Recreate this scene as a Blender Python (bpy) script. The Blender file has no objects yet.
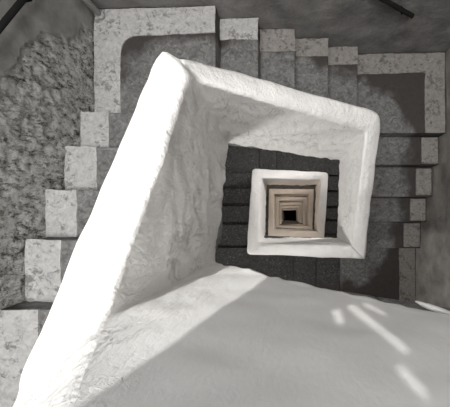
import bpy, bmesh, math, random
from mathutils import Vector, noise

# ---------------------------------------------------------------- scale
# plan is drawn in "units": X to the right, Y towards the landing wall at the bottom, d = depth below the camera
SX, SZ, Z0 = 0.8, 1.2, 24.0
def W(X, Y, d):
    return Vector((X * SX, -Y * SX, Z0 - d * SZ))

scene = bpy.context.scene
C = scene.collection

# ---------------------------------------------------------------- camera
cam = bpy.data.cameras.new('camera')
cam.sensor_width = 36.0
cam.lens = 24.0
cam.shift_x = -66.0 / 450.0
cam.shift_y = 12.5 / 450.0
cam.clip_start = 0.02
cam.clip_end = 100
co = bpy.data.objects.new('camera', cam)
co.location = W(0, 0, 0)
C.objects.link(co)
scene.camera = co

# ---------------------------------------------------------------- world, sun, big lights, exposure
world = bpy.data.worlds.new('sky')
scene.world = world
world.use_nodes = True
bg = world.node_tree.nodes['Background']
bg.inputs[0].default_value = (0.80, 0.88, 1.0, 1)
bg.inputs[1].default_value = 1.2

def light(kind, name, loc, energy, color=(1, 1, 1), **kw):
    l = bpy.data.lights.new(name, kind)
    l.energy = energy
    l.color = color
    for k, v in kw.items():
        setattr(l, k, v)
    o = bpy.data.objects.new(name, l)
    o.location = loc
    C.objects.link(o)
    return o

SUN_DIR = Vector((0.205, -0.50, -1.0))
sun = light('SUN', 'sun', W(-1, -1, -4), 3.1, (1.0, 0.985, 0.96), angle=math.radians(0.3))
sun.rotation_euler = SUN_DIR.to_track_quat('-Z', 'Y').to_euler()
sky = light('AREA', 'roof_opening_fill', W(-1.37, -0.2, -1.88), 44, (1.0, 0.99, 0.98), shape='RECTANGLE', size=0.6, size_y=2.6)  # unseen area light added under the roof opening as daylight fill
well_fill = light('AREA', 'well_fill_light', W(0.50, -0.25, -1.30), 17, (1.0, 0.985, 0.96), shape='DISK', size=0.7)  # added fill above the well, no lamp hangs there

front = light('AREA', 'front_fill_light', W(0.35, 0.75, -1.75), 88, (1.0, 0.99, 0.97), shape='RECTANGLE', size=1.4, size_y=0.5)  # fill added from the front side, the wall there has no window
front.rotation_euler = (W(-0.2, -0.7, 1.4) - front.location).to_track_quat('-Z', 'Y').to_euler()

scene.view_settings.view_transform = 'Standard'
scene.view_settings.look = 'None'
scene.view_settings.gamma = 1
scene.view_settings.use_curve_mapping = False
scene.view_settings.exposure = 0.0

# ---------------------------------------------------------------- materials
def srgb(v):
    v = v / 255.0
    return v / 12.92 if v <= 0.04045 else ((v + 0.055) / 1.055) ** 2.4

class Mat:
    def __init__(s, name, rough=0.9, spec=0.2):
        s.m = bpy.data.materials.new(name)
        s.m.use_nodes = True
        s.nt = s.m.node_tree
        s.b = s.nt.nodes['Principled BSDF']
        s.b.inputs['Roughness'].default_value = rough
        s.b.inputs['Specular IOR Level'].default_value = spec
        s.tc = s.nt.nodes.new('ShaderNodeTexCoord')
        s.height = None
    def n(s, t, **kw):
        nd = s.nt.nodes.new(t)
        for k, v in kw.items():
            setattr(nd, k, v)
        return nd
    def link(s, a, b): s.nt.links.new(a, b)
    def noise(s, scale, detail=4, rough=0.55, stretch=(1, 1, 1), dist=0.0):
        mp = s.n('ShaderNodeMapping')
        mp.inputs['Scale'].default_value = stretch
        s.link(s.tc.outputs['Object'], mp.inputs['Vector'])
        nz = s.n('ShaderNodeTexNoise')
        nz.inputs['Scale'].default_value = scale
        nz.inputs['Detail'].default_value = detail
        nz.inputs['Roughness'].default_value = rough
        nz.inputs['Distortion'].default_value = dist
        s.link(mp.outputs[0], nz.inputs['Vector'])
        return nz.outputs['Fac']
    def ramp(s, fac, stops):
        r = s.n('ShaderNodeValToRGB')
        e = r.color_ramp.elements
        while len(e) < len(stops): e.new(0.5)
        for i, (p, c) in enumerate(stops):
            e[i].position = p
            e[i].color = (c, c, c, 1) if not isinstance(c, tuple) else (*c, 1)
        s.link(fac, r.inputs[0])
        return r.outputs[0]
    def mix(s, fac, a, b, blend='MIX'):
        m = s.n('ShaderNodeMix', data_type='RGBA', blend_type=blend)
        for sock, v in ((m.inputs[0], fac), (m.inputs[6], a), (m.inputs[7], b)):
            if isinstance(v, (int, float)):
                sock.default_value = v if sock is m.inputs[0] else (v, v, v, 1)
            elif isinstance(v, tuple): sock.default_value = (*v, 1)
            else: s.link(v, sock)
        return m.outputs[2]
    def math(s, op, a, b=0.0, clamp=False):
        m = s.n('ShaderNodeMath', operation=op, use_clamp=clamp)
        for sock, v in ((m.inputs[0], a), (m.inputs[1], b)):
            if isinstance(v, (int, float)): sock.default_value = v
            else: s.link(v, sock)
        return m.outputs[0]
    def color(s, c): s.link(c, s.b.inputs['Base Color'])
    def bump(s, h, dist=0.01, strength=1.0):
        b = s.n('ShaderNodeBump')
        b.inputs['Distance'].default_value = dist
        b.inputs['Strength'].default_value = strength
        s.link(h, b.inputs['Height'])
        if s.height is not None: s.link(s.height, b.inputs['Normal'])
        s.height = b.outputs[0]
        s.link(s.height, s.b.inputs['Normal'])

def plaster(name, base, var=0.08, bump=0.006, dirt=0.0, tint=(1.0, 0.985, 0.965), streak=(1, 1, 1)):
    m = Mat(name)
    a = m.noise(5.0, 5, 0.6, streak)
    b = m.noise(38, 5, 0.6, streak)
    c1 = tuple(base * (1 - var) * t for t in tint)
    c2 = tuple(min(0.95, base * (1 + var)) * t for t in tint)
    col = m.mix(m.ramp(a, [(0.3, 0.0), (0.7, 1.0)]), c1, c2)
    if dirt > 0:
        sp = m.ramp(m.noise(60, 3, 0.7), [(0.62, 0.0), (0.74, 1.0)])
        col = m.mix(m.math('MULTIPLY', sp, dirt), col, tuple(base * 0.35 * t for t in tint))
    m.color(col)
    m.bump(b, bump)
    m.bump(a, bump * 3)
    return m.m

M = {}
M['coping'] = plaster('whitewash_smooth', 0.76, 0.05, 0.009)
def craggy(name):
    m = Mat(name)
    at = m.n('ShaderNodeAttribute', attribute_name='rough')
    a = m.noise(5, 5, 0.6)
    w = m.noise(11, 7, 0.68, (1, 1, 0.5), dist=0.5)
    ridge = m.math('ABSOLUTE', m.math('SUBTRACT', w, 0.5))
    ridge = m.ramp(ridge, [(0.0, 1.0), (0.045, 0.0)])
    patch = m.ramp(m.noise(3.5, 4, 0.6), [(0.46, 0.0), (0.60, 1.0)])
    ridge = m.math('MULTIPLY', ridge, patch)
    fine = m.noise(55, 7, 0.75, (1, 1, 0.6), dist=0.5)
    col = m.mix(a, (0.82, 0.81, 0.79), (0.88, 0.872, 0.855))
    crack = m.ramp(m.math('ABSOLUTE', m.math('SUBTRACT', m.noise(17, 6, 0.7, (1, 1, 0.3), dist=0.6), 0.5)), [(0.0, 1.0), (0.012, 0.0)])
    crack = m.math('MULTIPLY', crack, m.ramp(m.noise(6, 3, 0.6, (1, 1, 0.7)), [(0.5, 0.0), (0.62, 1.0)]))
    col = m.mix(m.math('MULTIPLY', m.math('MULTIPLY', crack, at.outputs['Fac']), 0.75), col, (0.25, 0.245, 0.24))
    m.color(col)
    k = m.math('ADD', m.math('MULTIPLY', at.outputs['Fac'], 0.92), 0.08)
    m.bump(m.math('MULTIPLY', fine, k), 0.013)
    m.bump(m.math('MULTIPLY', ridge, at.outputs['Fac']), 0.004)
    m.bump(m.math('MULTIPLY', w, k), 0.02)
    return m.m
M['face'] = craggy('whitewash_rough')
M['coping_deep'] = plaster('warm_lit_whitewash', 0.74, 0.06, 0.004, tint=(1.0, 0.96, 0.91))  # warm light of the deep rings put into the whitewash tint
M['face_deep'] = plaster('warm_lit_whitewash_wall', 0.62, 0.08, 0.008, 0.2, tint=(1.0, 0.94, 0.87))  # specked wall copy, deep rings' warm weaker light put into its colour
M['wall_dark'] = plaster('grimy_plaster', 0.20, 0.35, 0.006, 0.3, tint=(1.0, 0.97, 0.94))
M['wall_brown'] = plaster('brown_plaster', 0.33, 0.38, 0.006, 0.2, tint=(1.0, 0.94, 0.88))
M['ceiling'] = plaster('ceiling_plaster', 0.6)
M['metal'] = plaster('dark_metal', 0.010, 0.1, 0.0005)
M['pipe'] = plaster('painted_pipe', 0.4, 0.15, 0.001, 0.4)
M['deepfloor'] = plaster('dark_floor_tiles', 0.03, 0.2, 0.003)

def band_mat(name, base, tint):
    m = Mat(name)
    a = m.noise(9, 6, 0.7, dist=0.6)
    b = m.noise(30, 6, 0.75, dist=0.8)
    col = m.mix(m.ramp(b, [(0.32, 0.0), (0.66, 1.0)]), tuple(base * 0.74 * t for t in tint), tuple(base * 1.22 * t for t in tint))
    f = m.math('ADD', m.math('MULTIPLY', a, 0.55), m.math('MULTIPLY', b, 0.45))
    worn = m.ramp(f, [(0.41, 1.0), (0.475, 0.0)])
    col = m.mix(m.math('MULTIPLY', worn, 0.75), col, tuple(base * 0.33 * t for t in tint))
    m.color(col)
    m.bump(b, 0.008)
    return m.m
M['band'] = band_mat('worn_whitewash_border', 0.51, (1, 0.985, 0.965))
M['band_dim'] = band_mat('shaded_whitewash_border', 0.30, (1, 0.94, 0.88))  # browner border copy; weak light at back, right and below put into colour

def tread_mat(name, k):
    m = Mat(name, rough=0.7, spec=0.3)
    sep = m.n('ShaderNodeSeparateXYZ')
    m.link(m.tc.outputs['Object'], sep.inputs[0])
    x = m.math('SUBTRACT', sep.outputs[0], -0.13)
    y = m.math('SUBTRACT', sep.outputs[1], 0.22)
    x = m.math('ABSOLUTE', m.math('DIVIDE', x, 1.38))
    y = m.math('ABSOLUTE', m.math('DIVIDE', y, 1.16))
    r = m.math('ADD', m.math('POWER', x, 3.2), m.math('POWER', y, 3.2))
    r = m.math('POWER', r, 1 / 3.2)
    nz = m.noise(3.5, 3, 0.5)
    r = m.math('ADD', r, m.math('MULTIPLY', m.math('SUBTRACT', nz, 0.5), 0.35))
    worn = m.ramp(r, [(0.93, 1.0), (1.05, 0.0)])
    mott = m.noise(22, 5, 0.65, dist=1.2)
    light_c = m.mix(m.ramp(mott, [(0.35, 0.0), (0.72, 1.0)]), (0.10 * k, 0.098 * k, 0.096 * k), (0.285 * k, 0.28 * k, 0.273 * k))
    chips = m.ramp(m.noise(45, 3, 0.7, dist=1.0), [(0.60, 0.0), (0.68, 1.0)])
    light_c = m.mix(m.math('MULTIPLY', chips, 0.5), light_c, (0.42, 0.415, 0.40))
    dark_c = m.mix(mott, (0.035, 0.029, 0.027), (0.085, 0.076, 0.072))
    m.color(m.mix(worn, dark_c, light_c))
    m.bump(mott, 0.004)
    return m.m
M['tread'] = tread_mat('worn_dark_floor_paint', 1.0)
M['tread_low'] = tread_mat('shaded_brown_floor_paint', 0.33)  # tread paint darkened for the second storey, its shade put into the colour

def stone_mat():
    m = Mat('rough_masonry_and_plaster')
    at = m.n('ShaderNodeAttribute', attribute_name='rough')
    a = m.noise(22, 9, 0.78, (1, 1, 0.6), dist=0.4)
    b = m.noise(75, 8, 0.8, (1, 1, 0.6), dist=0.3)
    f = m.math('ADD', m.math('MULTIPLY', a, 0.6), m.math('MULTIPLY', b, 0.4))
    stone = m.ramp(f, [(0.42, (0.06, 0.058, 0.055)), (0.475, (0.55, 0.54, 0.52)), (0.53, (0.93, 0.92, 0.90))])
    smooth = m.mix(m.ramp(m.noise(7, 5, 0.6), [(0.3, 0.0), (0.7, 1.0)]), (0.20, 0.196, 0.19), (0.36, 0.355, 0.34))
    m.color(m.mix(at.outputs['Fac'], smooth, stone))
    bs = m.math('MULTIPLY', f, m.math('ADD', at.outputs['Fac'], 0.12))
    m.bump(bs, 0.07)
    return m.m
M['stone'] = stone_mat()

# ---------------------------------------------------------------- helpers
def obj(name, me_or_bm, mat, parent=None, smooth=True):
    if isinstance(me_or_bm, bmesh.types.BMesh):
        bm = me_or_bm
        bmesh.ops.recalc_face_normals(bm, faces=bm.faces)
        me = bpy.data.meshes.new(name)
        bm.to_mesh(me); bm.free()
    else:
        me = me_or_bm
    if smooth:
        me.polygons.foreach_set('use_smooth', [True] * len(me.polygons))
    me.materials.append(mat)
    o = bpy.data.objects.new(name, me)
    C.objects.link(o)
    if parent:
        o.parent = parent
        o.matrix_parent_inverse = parent.matrix_world.inverted()
    return o

def tag(o, label=None, cat=None, group=None, kind=None):
    if label: o['label'] = label
    if cat: o['category'] = cat
    if group: o['group'] = group
    if kind: o['kind'] = kind
    return o

def empty(name, loc, label, cat, group=None):
    o = bpy.data.objects.new(name, None)
    o.empty_display_size = 0.1
    C.objects.link(o)
    o.location = loc
    bpy.context.view_layer.update()
    return tag(o, label, cat, group)

def lerp(a, b, t): return a + (b - a) * t

def fbm(p, s, octv=3, seed=0.0):
    q = Vector((p.x * s + seed, p.y * s - seed, p.z * s + seed * 0.7))
    v, a = 0.0, 1.0
    for _ in range(octv):
        v += a * noise.noise(q); q = q * 2.03; a *= 0.5
    return v

# ---------------------------------------------------------------- plan of the stair
IN = {'BL': (-0.53, 0.35), 'TL': (-0.63, -0.73), 'TR': (0.66, -0.72), 'BR': (0.75, 0.39)}
OUT = {'BL': (-1.764, 1.50), 'TL': (-1.764, -1.854), 'TR': (1.83, -1.944), 'BR': (1.84, 1.50)}
ORDER = ['BR', 'BL', 'TL', 'TR']

CO = [-0.12, 0.52, 1.00, 1.54, 2.15, 2.80, 3.45, 4.07, 4.70]         # coping depth, corner by corner from BR0
TR_ = [0.55, 1.215, 1.80, 2.385, 2.97, 3.57, 4.19, 4.80, 5.42]       # landing depth
while len(CO) < 33:
    CO.append(CO[-1] + 0.62); TR_.append(CO[-1] + 0.75)
FLOOR_D = 20.0

# ---------------------------------------------------------------- the setting: outer walls
def grid_wall(name, A, B, rows, ncol, mat, disp, rough_fn=None):
    """vertical wall from plan point A to B, rows = list of depths; displaced outward only"""
    me_v, me_f, att = [], [], []
    ax, ay = A; bx, by = B
    tx, ty = bx - ax, by - ay
    L = math.hypot(tx, ty)
    nrm = Vector((ty / L, tx / L, 0))          # world outward direction is settled by the sign below
    mid = W((ax + bx) / 2, (ay + by) / 2, 0); mid.z = 0
    if nrm.dot(mid) < 0: nrm = -nrm
    for d in rows:
        for i in range(ncol + 1):
            t = i / ncol
            p = W(lerp(ax, bx, t), lerp(ay, by, t), d)
            r = rough_fn(lerp(ax, bx, t), lerp(ay, by, t), d) if rough_fn else 0.0
            p2 = p + nrm * (0.012 + disp(p, r))
            me_v.append(p2); att.append(r)
    nc = ncol + 1
    for j in range(len(rows) - 1):
        for i in range(ncol):
            a = j * nc + i
            me_f.append((a, a + 1, a + nc + 1, a + nc))
    nf = len(me_v)
    # back of the wall, 25 cm behind, so that it has thickness
    c = [W(ax, ay, rows[0]), W(bx, by, rows[0]), W(bx, by, rows[-1]), W(ax, ay, rows[-1])]
    me_v += [p + nrm * 0.3 for p in c]
    last = (len(rows) - 1) * nc
    me_f.append((nf, nf + 3, nf + 2, nf + 1))
    me_f.append(tuple([nf, nf + 1] + [i for i in range(ncol, -1, -1)]))
    me_f.append(tuple([nf + 3] + [last + i for i in range(0, nc)] + [nf + 2]))
    me_f.append(tuple([nf] + [j * nc for j in range(len(rows))] + [nf + 3]))
    me_f.append(tuple([nf + 1, nf + 2] + [j * nc + ncol for j in range(len(rows) - 1, -1, -1)]))
    me = bpy.data.meshes.new(name)
    me.from_pydata(me_v, [], me_f)
    att += [0.0] * 4
    a = me.attributes.new('rough', 'FLOAT', 'POINT')
    a.data.foreach_set('value', att)
    o = obj(name, me, mat)
    return tag(o, kind='structure')

TOP_D = -1.9
def rows_of(fine0, fine1, step, coarse=0.5):
    r, d = [], TOP_D
    while d < FLOOR_D:
        r.append(d)
        d += step if fine0 <= d < fine1 else coarse
    r.append(FLOOR_D + 0.05)
    return r

def sm(a, b, x):  # smooth step
    t = max(0, min(1, (x - a) / (b - a))); return t * t * (3 - 2 * t)

def left_rough(X, Y, d):
    p = W(X, Y, d)
    pts = [(1.0, -0.25), (1.21, -0.76), (1.35, -1.12), (1.527, -1.42), (1.8, -1.62), (2.2, -1.8)]
    b = pts[0][1]
    for (d0, y0), (d1, y1) in zip(pts, pts[1:]):
        if d >= d0: b = lerp(y0, y1, min(1, (d - d0) / (d1 - d0)))
    return sm(-0.05, 0.05, Y - b + 0.12 * fbm(p, 6, 3))
def left_disp(p, r):
    q = p.copy(); q.z *= 0.75
    v = abs(fbm(q, 7, 3, 3.1)) * 0.014 + abs(fbm(q, 19, 4, 1.7)) * 0.024 + fbm(q, 44, 2, 6.7) * 0.008
    return r * (-0.012 + v) + (1 - r) * 0.008 * fbm(p, 4, 2)
grid_wall('wall_left', (-1.764, 1.65), (-1.764, -2.0), rows_of(0.9, 2.1, 0.012), 240, M['stone'], left_disp, left_rough)
flat = lambda p, r: 0.012 * fbm(p, 3.0, 3)
grid_wall('wall_back', (-1.9, -1.849), (1.95, -1.947), [d for d in rows_of(1.4, 2.6, 0.04) if d > -0.2], 110, M['wall_dark'], flat)
grid_wall('wall_right', (1.83, -2.1), (1.84, 1.65), rows_of(1.8, 3.4, 0.04), 90, M['wall_brown'], flat)
grid_wall('wall_front', (1.95, 1.5), (-1.9, 1.5), rows_of(1.0, 1.1, 0.1), 40, M['wall_dark'], flat)

def prism(pts, d_top, d_bot, d_bot2=None, bevel=0.0):
    """closed plan polygon pts extruded from d_top to d_bot; d_bot may be a list per point"""
    bm = bmesh.new()
    if not isinstance(d_bot, (list, tuple)): d_bot = [d_bot] * len(pts)
    if not isinstance(d_top, (list, tuple)): d_top = [d_top] * len(pts)
    t = [bm.verts.new(W(x, y, dt)) for (x, y), dt in zip(pts, d_top)]
    b = [bm.verts.new(W(x, y, db)) for (x, y), db in zip(pts, d_bot)]
    bm.faces.new(t); bm.faces.new(b[::-1])
    n = len(pts)
    for i in range(n):
        bm.faces.new((t[i], b[i], b[(i + 1) % n], t[(i + 1) % n]))
    if bevel:
        bmesh.ops.recalc_face_normals(bm, faces=bm.faces)
        bmesh.ops.bevel(bm, geom=list(bm.edges), offset=bevel, segments=2, profile=0.5, affect='EDGES')
    return bm

tag(obj('floor', prism([(-2.1, -2.3), (2.2, -2.3), (2.2, 1.9), (-2.1, 1.9)], FLOOR_D, FLOOR_D + 0.2), M['deepfloor'], smooth=False), kind='structure')
# roof slab out of view; left opening added and placed to shape the sunlight
EDGE = -0.98
HOLES = [((0.186, 0.63), (0.238, 0.415), 0.012), ((0.133, 0.60), (0.130, 0.52), 0.011), ((0.235, 0.64), (0.27, 0.57), 0.007), ((0.20, 0.37), (0.21, 0.31), 0.008)]
tag(obj('ceiling', prism([(EDGE, -2.3), (2.2, -2.3), (2.2, 1.9), (EDGE, 1.9)], TOP_D - 0.15, TOP_D), M['ceiling'], smooth=False), kind='structure')
ceil = bpy.data.objects['ceiling']
for a, b, hw in HOLES:                 # narrow slits added to throw sun streaks on the foreground parapet
    P = []
    for X, d in (a, b):
        p = W(X, 0.28, d)
        t = (p.z - W(0, 0, TOP_D).z) / SUN_DIR.z
        P.append(p - SUN_DIR * t)
    u = (P[1] - P[0]); L = u.length; u.normalize(); v = Vector((-u.y, u.x, 0)) * hw
    bm = bmesh.new()
    ring = [P[0] - v, P[1] - v * 0.6, P[1] + v * 0.6, P[0] + v]
    lo = [bm.verts.new(p + SUN_DIR * 0.05) for p in ring]
    hi = [bm.verts.new(p - SUN_DIR * 0.3) for p in ring]
    bm.faces.new(lo); bm.faces.new(hi[::-1])
    for i in range(4): bm.faces.new((lo[i], hi[i], hi[(i + 1) % 4], lo[(i + 1) % 4]))
    cut = obj('cutter', bm, M['ceiling'])
    md = ceil.modifiers.new('b', 'BOOLEAN'); md.operation = 'DIFFERENCE'; md.object = cut; md.solver = 'EXACT'
    dg = bpy.context.evaluated_depsgraph_get()
    nm = bpy.data.meshes.new_from_object(ceil.evaluated_get(dg))
    ceil.modifiers.clear(); ceil.data = nm
    bpy.data.objects.remove(cut)

# unseen upper back wall, cut short on the left; gap added to let the sun in
tag(obj('wall_back', prism([(EDGE, -1.86), (1.95, -1.95), (1.95, -2.25), (EDGE, -2.25)], TOP_D, -0.1), M['wall_dark'], smooth=False), kind='structure')

# ---------------------------------------------------------------- steps
FR = [0.755, 0.40, 0.04, -0.315, -0.68]          # risers along X
RIS = {'BR': FR, 'BL': [0.57, 0.16, -0.19, -0.54, -0.87], 'TL': [-0.68, -0.315, 0.04, 0.40, 0.755], 'TR': [-0.99, -0.64, -0.25, 0.08, 0.46]}

def on_line(A, B, v, axis):
    t = (v - A[axis]) / (B[axis] - A[axis])
    return (lerp(A[0], B[0], t), lerp(A[1], B[1], t))

def quad_at(c0, c1, v0, v1, w0=None, w1=None):
    """plan quad of a step between coordinates v0, v1 of the flight c0->c1; w0/w1 limit it to a strip measured from the outer wall"""
    axis = 0 if c0 in ('BR', 'TL') else 1
    res = []
    for v in (v0, v1):
        o = on_line(OUT[c0], OUT[c1], v, axis)
        i = on_line(IN[c0], IN[c1], v, axis)
        if axis == 1:
            if c0 == 'TR': i = (max(i[0], 0.755 if v < -0.7 else i[0]), v)
            if c0 == 'BL': i = (min(i[0], -0.68 if v > 0.36 else i[0]), v)
        if w0 is not None:
            k = 1 - axis
            L = abs(o[k] - i[k])
            a, b = w0 / L, w1 / L
            res.append(((lerp(o[0], i[0], a), lerp(o[1], i[1], a)), (lerp(o[0], i[0], b), lerp(o[1], i[1], b))))
        else:
            e = 0.03 / math.hypot(o[0] - i[0], o[1] - i[1])      # let into the outer wall
            res.append(((o[0] + (o[0] - i[0]) * e, o[1] + (o[1] - i[1]) * e), i))
    return [res[0][0], res[1][0], res[1][1], res[0][1]]

def jitter_poly(pts, d_top, thick, seed, div=30, amp=0.012):
    """thin painted strip with a hand-brushed wavy outline"""
    out = []
    n = len(pts)
    for k in range(n):
        a, b = pts[k], pts[(k + 1) % n]
        m = max(1, int(math.hypot(b[0] - a[0], b[1] - a[1]) * div))
        for j in range(m):
            t = j / m
            x, y = lerp(a[0], b[0], t), lerp(a[1], b[1], t)
            v = noise.noise_vector(Vector((x * 6, y * 6, seed))) + 0.6 * noise.noise_vector(Vector((x * 22, y * 22, seed)))
            out.append((x + amp * v.x, y + amp * v.y))
    return prism(out, d_top - thick, d_top + 0.002)

NAMES = {'BR': 'front', 'BL': 'left', 'TL': 'back', 'TR': 'right'}
def landing_pts(c, w=None):
    ox, oy = OUT[c]
    ax = {'BR': 0.755, 'BL': -0.68, 'TL': -0.68, 'TR': 0.755}[c]
    ay = {'BR': 0.46, 'BL': 0.57, 'TL': -0.87, 'TR': -0.99}[c]
    if c in ('TL', 'TR'):
        yo = on_line(OUT['TL'], OUT['TR'], ax, 0)[1]
    else:
        yo = oy
    return ox, oy, ax, ay, yo

def band_L(c, d, seed, w=0.235):
    ox, oy, ax, ay, yo = landing_pts(c)
    sx = 1 if ox < 0 else -1
    sy = 1 if oy < 0 else -1
    R = 0.16 if c == 'TL' else 0.03
    ix, iy = ox + sx * w, oy + sy * w
    arc = []
    for k in range(7):
        a = k / 6 * math.pi / 2
        cx, cy = ix + sx * R, iy + sy * R
        arc.append((cx - sx * R * math.cos(a), cy - sy * R * math.sin(a)))
    Ro = 0.10 if c == 'TL' else 0.01
    oarc = [(ox + sx * Ro * (1 - math.sin(a)), oy + sy * Ro * (1 - math.cos(a))) for a in [k / 5 * math.pi / 2 for k in range(6)]]
    pts = oarc + [(ox, ay), (ix, ay)] + arc + [(ax, yo + sy * w), (ax, yo)]
    return jitter_poly(pts, d, 0.007, seed, amp=0.008)

flight_label = {
    0: 'uppermost stone flight behind the big whitewashed parapet in the foreground',
    1: 'left stone flight of dark worn steps with pale borders under the rough masonry wall',
    2: 'back stone flight of dark worn steps crossing the top of the picture',
    3: 'right stone flight of dark steps with stepped brown-grey border blocks',
    4: 'front dark flight one storey down, glimpsed under the foreground parapet edge',
    5: 'left dark brown flight one storey down beside the second white ring',
    6: 'back dark flight one storey down above the second white ring',
    7: 'right dark flight one storey down in the narrow gap right of the second ring',
}
land_label = {
    0: 'top landing of dark stone at the foreground corner where the parapet rises',
    1: 'near left corner landing with pale worn border, below the bright parapet bend',
    2: 'back left corner landing, dark speckled floor framed by a thick pale painted border',
    3: 'back right corner landing with curved worn patch and brown-grey border',
    4: 'lower right corner landing with scuffed grey patch and long narrow border strip',
    5: 'second storey near left corner landing, dark and unlit',
    6: 'second storey back left corner landing in dark brown shade',
    7: 'second storey back right corner landing in dark brown shade',
    8: 'second storey lower right corner landing beside the second white ring',
}
for q in range(0, 8):
    c0, c1 = ORDER[q % 4], ORDER[(q + 1) % 4]
    d0, d1 = TR_[q], TR_[q + 1]
    rs = RIS[c0]
    mid = quad_at(c0, c1, rs[0], rs[-1])
    cx = sum(p[0] for p in mid) / 4; cy = sum(p[1] for p in mid) / 4
    fl = empty('stair_flight', W(cx, cy, d1), flight_label[q], 'stairs')
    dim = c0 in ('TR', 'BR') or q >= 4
    for k in range(4):
        d = lerp(d0, d1, (k + 1) / 5)
        pts = quad_at(c0, c1, rs[k], rs[k + 1])
        soff = lerp(d0, d1, (k + 0.5) / 5) + 0.20
        soff2 = lerp(d0, d1, (k + 1.5) / 5) + 0.20
        # subdivide the tread so that its edge is a little worn
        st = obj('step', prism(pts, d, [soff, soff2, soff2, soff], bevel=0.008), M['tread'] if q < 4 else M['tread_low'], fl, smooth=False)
        wj = 0.235 + 0.02 * math.sin(q * 3 + k * 2.1)
        if c0 == 'TL': wj -= 0.03
        strip = quad_at(c0, c1, rs[k], rs[k + 1], 0.0, wj)
        if c0 == 'TR':      # on the right the border is built up as low rounded blocks
            g = [0.012, 0.02, 0.014, 0.02][k]
            s2 = quad_at(c0, c1, rs[k] + g, rs[k + 1] - g, 0.004, wj - 0.03 + 0.025 * (k % 2))
            b = prism(s2, d - 0.022, d + 0.002, bevel=0.011)
        else:
            b = jitter_poly(strip, d, 0.007, q * 7 + k * 1.3)
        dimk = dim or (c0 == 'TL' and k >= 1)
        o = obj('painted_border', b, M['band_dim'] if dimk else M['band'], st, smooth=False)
for q in range(0, 9):
    c = ORDER[q % 4]
    ox, oy, ax, ay, yo = landing_pts(c)
    ex = 0.03 if ox > 0 else -0.03
    ey = 0.03 if oy > 0 else -0.03
    pts = [(ox + ex, oy + ey), (ox + ex, ay), (ax, ay), (ax, yo + ey)]
    e = empty('landing', W((ox + ax) / 2, (oy + ay) / 2, TR_[q] + 0.14), land_label[q], 'landing')
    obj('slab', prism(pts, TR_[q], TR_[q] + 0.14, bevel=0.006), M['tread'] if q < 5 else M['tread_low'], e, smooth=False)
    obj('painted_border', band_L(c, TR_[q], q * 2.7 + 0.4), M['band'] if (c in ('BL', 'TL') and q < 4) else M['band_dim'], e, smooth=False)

# deeper storeys: one staircase per storey, seen only as slivers
deep_words = ['third', 'fourth', 'fifth', 'sixth', 'lowest']
for s in range(5):
    bm = bmesh.new()
    for q in range(8 + 4 * s, 12 + 4 * s):
        c0, c1 = ORDER[q % 4], ORDER[(q + 1) % 4]
        d0, d1 = TR_[q], TR_[q + 1]
        if d1 > FLOOR_D - 0.3: break
        rs = RIS[c0]
        for k in range(4):
            d = lerp(d0, d1, (k + 1) / 5)
            t = prism(quad_at(c0, c1, rs[k], rs[k + 1]), d, d + 0.3)
            me = bpy.data.meshes.new('t'); t.to_mesh(me); t.free(); bm.from_mesh(me); bpy.data.meshes.remove(me)
        ox, oy, ax, ay, yo = landing_pts(c1)
        t = prism([(ox, oy), (ox, ay), (ax, ay), (ax, yo)], d1, d1 + 0.14)
        me = bpy.data.meshes.new('t'); t.to_mesh(me); t.free(); bm.from_mesh(me); bpy.data.meshes.remove(me)
    if len(bm.verts):
        tag(obj('staircase', bm, M['tread'], smooth=False), 'dark steps winding round the %s ring of the stairwell' % deep_words[s], 'stairs', None)
    else: bm.free()

# ---------------------------------------------------------------- parapets
# corner data: inner edge of coping, outer edge of coping, inner edge at the foot of the wall, coping depth, foot depth
def corner(q):
    c = ORDER[q % 4]
    first = {0: ((0.62, 0.28), (0.74, 0.42), (0.66, 0.28), -0.12, 0.42),
             1: ((-0.490, 0.275), (-0.735, 0.50), (-0.475, 0.287), 0.505, 1.25),
             2: ((-0.468, -0.675), (-0.605, -0.815), (-0.58, -0.675), 0.925, 1.85),
             3: ((0.58, -0.655), (0.705, -0.805), (0.588, -0.67), 1.54, 2.40),
             4: ((0.66, 0.322), (0.80, 0.465), (0.69, 0.33), 2.15, 3.00)}
    if q in first: return first[q]
    d = CO[q]
    t = 0.165
    base = {'BL': (-0.46, 0.375), 'TL': (-0.50, -0.66), 'TR': (0.59, -0.72), 'BR': (0.62, 0.36)}[c]
    j = random.Random(q * 17)
    if q > 5: base = (base[0] + j.uniform(-.012, .012), base[1] + j.uniform(-.012, .012))
    sx = 1 if base[0] > 0 else -1
    sy = 1 if base[1] > 0 else -1
    out = (base[0] + sx * t, base[1] + sy * t)
    k = sm(6.0, 18.5, d)
    base = (base[0] - 0.19 * k, base[1] + 0.24 * k)
    out = (out[0] - 0.19 * k, out[1] + 0.24 * k)
    foot = (base[0] + sx * 0.01, base[1] + sy * 0.01)
    return (base, out, foot, d, TR_[q] + 0.05 if q < 9 else d + 0.80)

def smooth_line(P, passes):
    P = [p.copy() for p in P]
    for _ in range(passes):
        Q = [P[0]] + [(P[i - 1] + P[i] * 2 + P[i + 1]) / 4 for i in range(1, len(P) - 1)] + [P[-1]]
        P = Q
    return P

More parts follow.
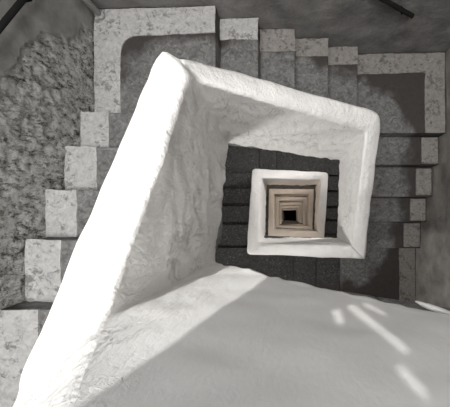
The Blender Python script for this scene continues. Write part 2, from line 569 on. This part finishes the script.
def parapet(q0, q1, label, mc, mf, fine, group=None, amp=1.0):
    I, O, F = [], [], []
    for q in range(q0, q1):
        a, b = corner(q), corner(q + 1)
        n = max(6, int(1.15 * SX / fine))
        for k in range(n + (1 if q == q1 - 1 else 0)):
            t = k / n
            bend = 0.0
            td = t
            if q == 0:          # the handrail of the foreground arm drops steeply into the corner
                td = 1 - (1 - t) ** 1.0
            def pt(i, dd):
                return W(lerp(a[i][0], b[i][0], t), lerp(a[i][1], b[i][1], t), dd)
            dc = lerp(a[3] + (0.065 if q == 2 else 0.0), b[3], td)
            if q == 0: dc -= 0.20 * math.sin(math.pi * min(1, (1 - t) * 1.6)) * (1 if t > 0.375 else 0) + 0.0
            df = lerp(a[4], b[4], t)
            if q == 0: df -= 0.02 * math.sin(math.pi * t)
            I.append(pt(0, dc)); O.append(pt(1, dc)); F.append(pt(2, df))
    sp = max(1, int((0.018 / fine) ** 2))
    if q0 <= 4: I = smooth_line(I, sp); F = smooth_line(F, sp); O = smooth_line(O, sp * 22 if q0 == 0 else (2 if q0 == 4 else 0))
    nr = max(6, int(0.95 / fine))       # rows on a face
    na = 5                              # rows per quarter round
    R = 0.032
    grid = []
    for i in range(len(I)):
        col = []
        ip, op, fp = I[i], O[i], F[i]
        across = (op - ip); across.z = 0; wdt = across.length; across.normalize()
        up = Vector((0, 0, 1))
        # inner face, from foot to the start of the rounding
        top = ip - up * R
        for k in range(nr):
            col.append(fp.lerp(top, k / nr))
        for k in range(na + 1):
            a = math.pi / 2 * k / na
            col.append(ip + across * (R * (1 - math.cos(a))) - up * (R * (1 - math.sin(a))))
        nt = max(2, int((wdt - 2 * R) / fine))
        nt = 6
        for k in range(1, nt):
            t = k / nt
            col.append((ip + across * R).lerp(ip + across * (wdt - R), t) + up * (0.006 * math.sin(math.pi * t)))
        for k in range(na + 1):
            a = math.pi / 2 * k / na
            col.append(ip + across * (wdt - R * (1 - math.sin(a))) - up * (R * (1 - math.cos(a))))
        ob = Vector((op.x, op.y, fp.z)) + (fp - ip).normalized() * 0.0
        ob = Vector((fp.x + across.x * wdt, fp.y + across.y * wdt, fp.z))
        ot = col[-1]
        no = max(4, nr // 2)
        for k in range(1, no + 1):
            col.append(ot.lerp(ob, k / no))
        grid.append(col)
    nrow = len(grid[0]); ncol = len(grid)
    # lumpy, hand-trowelled surface
    nrm = [[None] * nrow for _ in range(ncol)]
    for i in range(ncol):
        for j in range(nrow):
            du = grid[min(i + 1, ncol - 1)][j] - grid[max(i - 1, 0)][j]
            dv = grid[i][min(j + 1, nrow - 1)] - grid[i][max(j - 1, 0)]
            n = du.cross(dv)
            nrm[i][j] = n.normalized() if n.length > 0 else Vector((0, 0, 1))
    inner_top = nr; outer_top = nr + 2 * na + nt + 0
    for i in range(ncol):
        for j in range(nrow):
            p = grid[i][j]
            face = 0.22 + 0.78 * sm(0, 12, inner_top - 2 - j) if j <= outer_top else 0.35 + 0.25 * sm(0, 8, j - outer_top)
            q = Vector((p.x, p.y, p.z * 0.55))
            if q0 == 0: face *= 0.15 + 0.85 * sm(0.7, 1.0, i / ((ncol - 1) / 4))
            h = 0.007 * fbm(p, 5, 2) + 0.004 * fbm(q, 16, 3, 2.2) * face
            rid = fbm(q, 11, 3, 8.0)
            h += 0.006 * face * max(0.0, 0.35 - abs(rid)) * 1.2
            if j < 3: h += 0.008 * fbm(p, 14, 2, 5.0)
            grid[i][j] = p + nrm[i][j] * (h * amp * sgn)
    def part(name, j0, j1, mat, root, close=False):
        vs, fs = [], []
        n = j1 - j0 + 1
        for i in range(ncol):
            vs += [grid[i][j] for j in range(j0, j1 + 1)]
        for i in range(ncol - 1):
            for j in range(n - 1):
                a = i * n + j
                fs.append((a, a + 1, a + n + 1, a + n))
        return vs, fs, n
    e = empty('parapet_wall', grid[ncol // 2][0], label, 'parapet', group)
    # coping: the rounded top with a closed underside
    a0, a1 = inner_top, outer_top
    vs, fs, n = part('coping', a0, a1, mc, e)
    for i in range(ncol - 1):
        u = len(vs)
        vs += [vs[i * n], vs[(i + 1) * n], vs[(i + 1) * n + n - 1], vs[i * n + n - 1]]
        fs.append((u, u + 1, u + 2, u + 3))
    fs.append(tuple(range(n - 1, -1, -1))); fs.append(tuple((ncol - 1) * n + k for k in range(n)))
    me = bpy.data.meshes.new('coping'); me.from_pydata(vs, [], fs)
    bm = bmesh.new(); bm.from_mesh(me); bmesh.ops.recalc_face_normals(bm, faces=bm.faces); bm.to_mesh(me); bm.free()
    obj('coping', me, mc, e)
    if q0 == 0:
        # rough lump of plaster hanging at the right end of the foreground arm's foot
        bm = bmesh.new(); bmesh.ops.create_icosphere(bm, subdivisions=4, radius=1.0)
        c = W(0.458, 0.292, 0.62)
        for v in bm.verts:
            v.co = Vector((v.co.x * 0.04, v.co.y * 0.008 - v.co.x * 0.010, v.co.z * 0.02 + v.co.x * 0.03))
            v.co = c + v.co * (1 + 0.3 * fbm(v.co, 40, 2, 3.0))
        obj('plaster_lump', bm, mf, e)
    # wall body: inner face, bottom, outer face (open under the coping, closed by it)
    vs, fs = [], []
    idx = list(range(0, inner_top + 1)) + list(range(outer_top, nrow))
    n = len(idx)
    for i in range(ncol): vs += [grid[i][j] for j in idx]
    for i in range(ncol - 1):
        for k in range(n):
            k2 = (k + 1) % n
            if idx[k] == inner_top: continue      # the coping closes the wall here
            fs.append((i * n + k, i * n + k2, (i + 1) * n + k2, (i + 1) * n + k))
    fs.append(tuple(range(n - 1, -1, -1))); fs.append(tuple((ncol - 1) * n + k for k in range(n)))
    me = bpy.data.meshes.new('wall_body'); me.from_pydata(vs, [], fs)
    bm = bmesh.new(); bm.from_mesh(me); bmesh.ops.recalc_face_normals(bm, faces=bm.faces); bm.to_mesh(me); bm.free()
    at = me.attributes.new('rough', 'FLOAT', 'POINT')
    vals = []
    n1 = (ncol - 1) / (q1 - q0)
    for i in range(ncol):
        u = i / n1
        if q0 == 0:
            f = (0.45 * sm(0.72, 0.95, u) + 0.55 * sm(0.97, 1.03, u)) * (1 - 0.35 * sm(2.0, 2.4, u)) if u < 3 else 0.5
        else: f = 0.5
        vals += [f] * n
    at.data.foreach_set('value', vals)
    obj('wall_body', me, mf, e)
    return e
sgn = 1.0
parapet(0, 4, 'thick lumpy whitewashed parapet wall of the top storey, largest and nearest, curling round the stairwell', M['coping'], M['face'], 0.014)
ring = ['second', 'third', 'fourth', 'fifth', 'sixth', 'seventh', 'innermost']
desc = {0: 'bright whitewashed parapet ring one storey down, framed by dark steps',
        1: 'cream parapet ring two storeys down, third largest square from outside',
        2: 'cream parapet ring three storeys down, fourth largest square from outside',
        3: 'small cream parapet ring four storeys down, fifth square from outside',
        4: 'small warm grey parapet ring five storeys down, sixth square from outside',
        5: 'tiny parapet ring six storeys down, seventh square from outside',
        6: 'tiny innermost parapet ring bordering the dark floor at the very bottom'}
q = 4; s = 0
while q + 4 < len(CO) and CO[q + 4] + 0.8 < FLOOR_D:
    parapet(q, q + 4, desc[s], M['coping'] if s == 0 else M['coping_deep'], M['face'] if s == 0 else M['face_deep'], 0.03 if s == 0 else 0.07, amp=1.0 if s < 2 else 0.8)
    q += 4; s += 1
print('rings', s, 'last depth', CO[q])

# ---------------------------------------------------------------- handrails and pipe on the outer walls
def tube(p, r, seg=12, caps=True):
    bm = bmesh.new()
    rings = []
    for i, a in enumerate(p):
        t = (p[min(i + 1, len(p) - 1)] - p[max(i - 1, 0)]).normalized()
        u = t.cross(Vector((0, 0, 1)))
        if u.length < 1e-3: u = Vector((1, 0, 0))
        u.normalize(); v = t.cross(u)
        rings.append([bm.verts.new(a + (u * math.cos(2 * math.pi * k / seg) + v * math.sin(2 * math.pi * k / seg)) * r) for k in range(seg)])
    for a, b in zip(rings, rings[1:]):
        for k in range(seg):
            bm.faces.new((a[k], a[(k + 1) % seg], b[(k + 1) % seg], b[k]))
    bm.faces.new(rings[0][::-1]); bm.faces.new(rings[-1])
    return bm

def px(x, y, d): return ((x - 291) * d / 200, (y - 216) * d / 200, d)
def handrail(A, B, inward, r, label):
    a, b = W(*A), W(*B)
    e = empty('handrail', b, label, 'handrail')
    obj('rail', tube([a, b - (b - a).normalized() * 0.004, b], r), M['metal'], e)
    for t in (0.12, 0.88):
        p = a.lerp(b, t)
        br = obj('bracket', tube([p, p - Vector((0, 0, 0.03)), p - inward * 0.075 - Vector((0, 0, 0.045))], r * 0.45, 8), M['metal'], e)
    return e
handrail((0.20, -1.86, 1.47), (1.13, -1.86, 1.86), Vector((0, -1, 0)), 0.017, 'dark metal handrail on the back wall, ending above the back right landing')
handrail((-1.68, -0.78, 1.041), (-1.68, -1.48, 1.299), Vector((1, 0, 0)), 0.014, 'thick dark metal handrail on the rough left wall at the upper left corner')

e = empty('drain_pipe', W(-1.70, -1.79, 1.79), 'thin grey vertical pipe in the back left corner of the stairwell', 'pipe')
pp = [W(-1.70, -1.79, d) for d in (1.79, 1.5, 1.0, 0.0, -1.8)]
obj('pipe', tube(pp, 0.022), M['pipe'], e)
obj('collar', tube([W(-1.70, -1.79, 1.795), W(-1.70, -1.79, 1.765)], 0.03), M['pipe'], e)

# ---------------------------------------------------------------- unseen fill lights added to brighten the lower storeys
for k in range(6):
    e1 = [40, 22, 20, 18, 17, 16][k]
    wc = (1.0, 0.975, 0.95) if k == 0 else (1.0, 0.84, 0.70)
    light('POINT', 'lower_fill_light', W(1.25, -1.35, 2.75 + 2.5 * k), e1 * 1.8, wc, shadow_soft_size=0.08)
    light('POINT', 'lower_fill_light', W(-1.1, 0.95, 1.9 + 2.5 * k), e1, wc, shadow_soft_size=0.08)
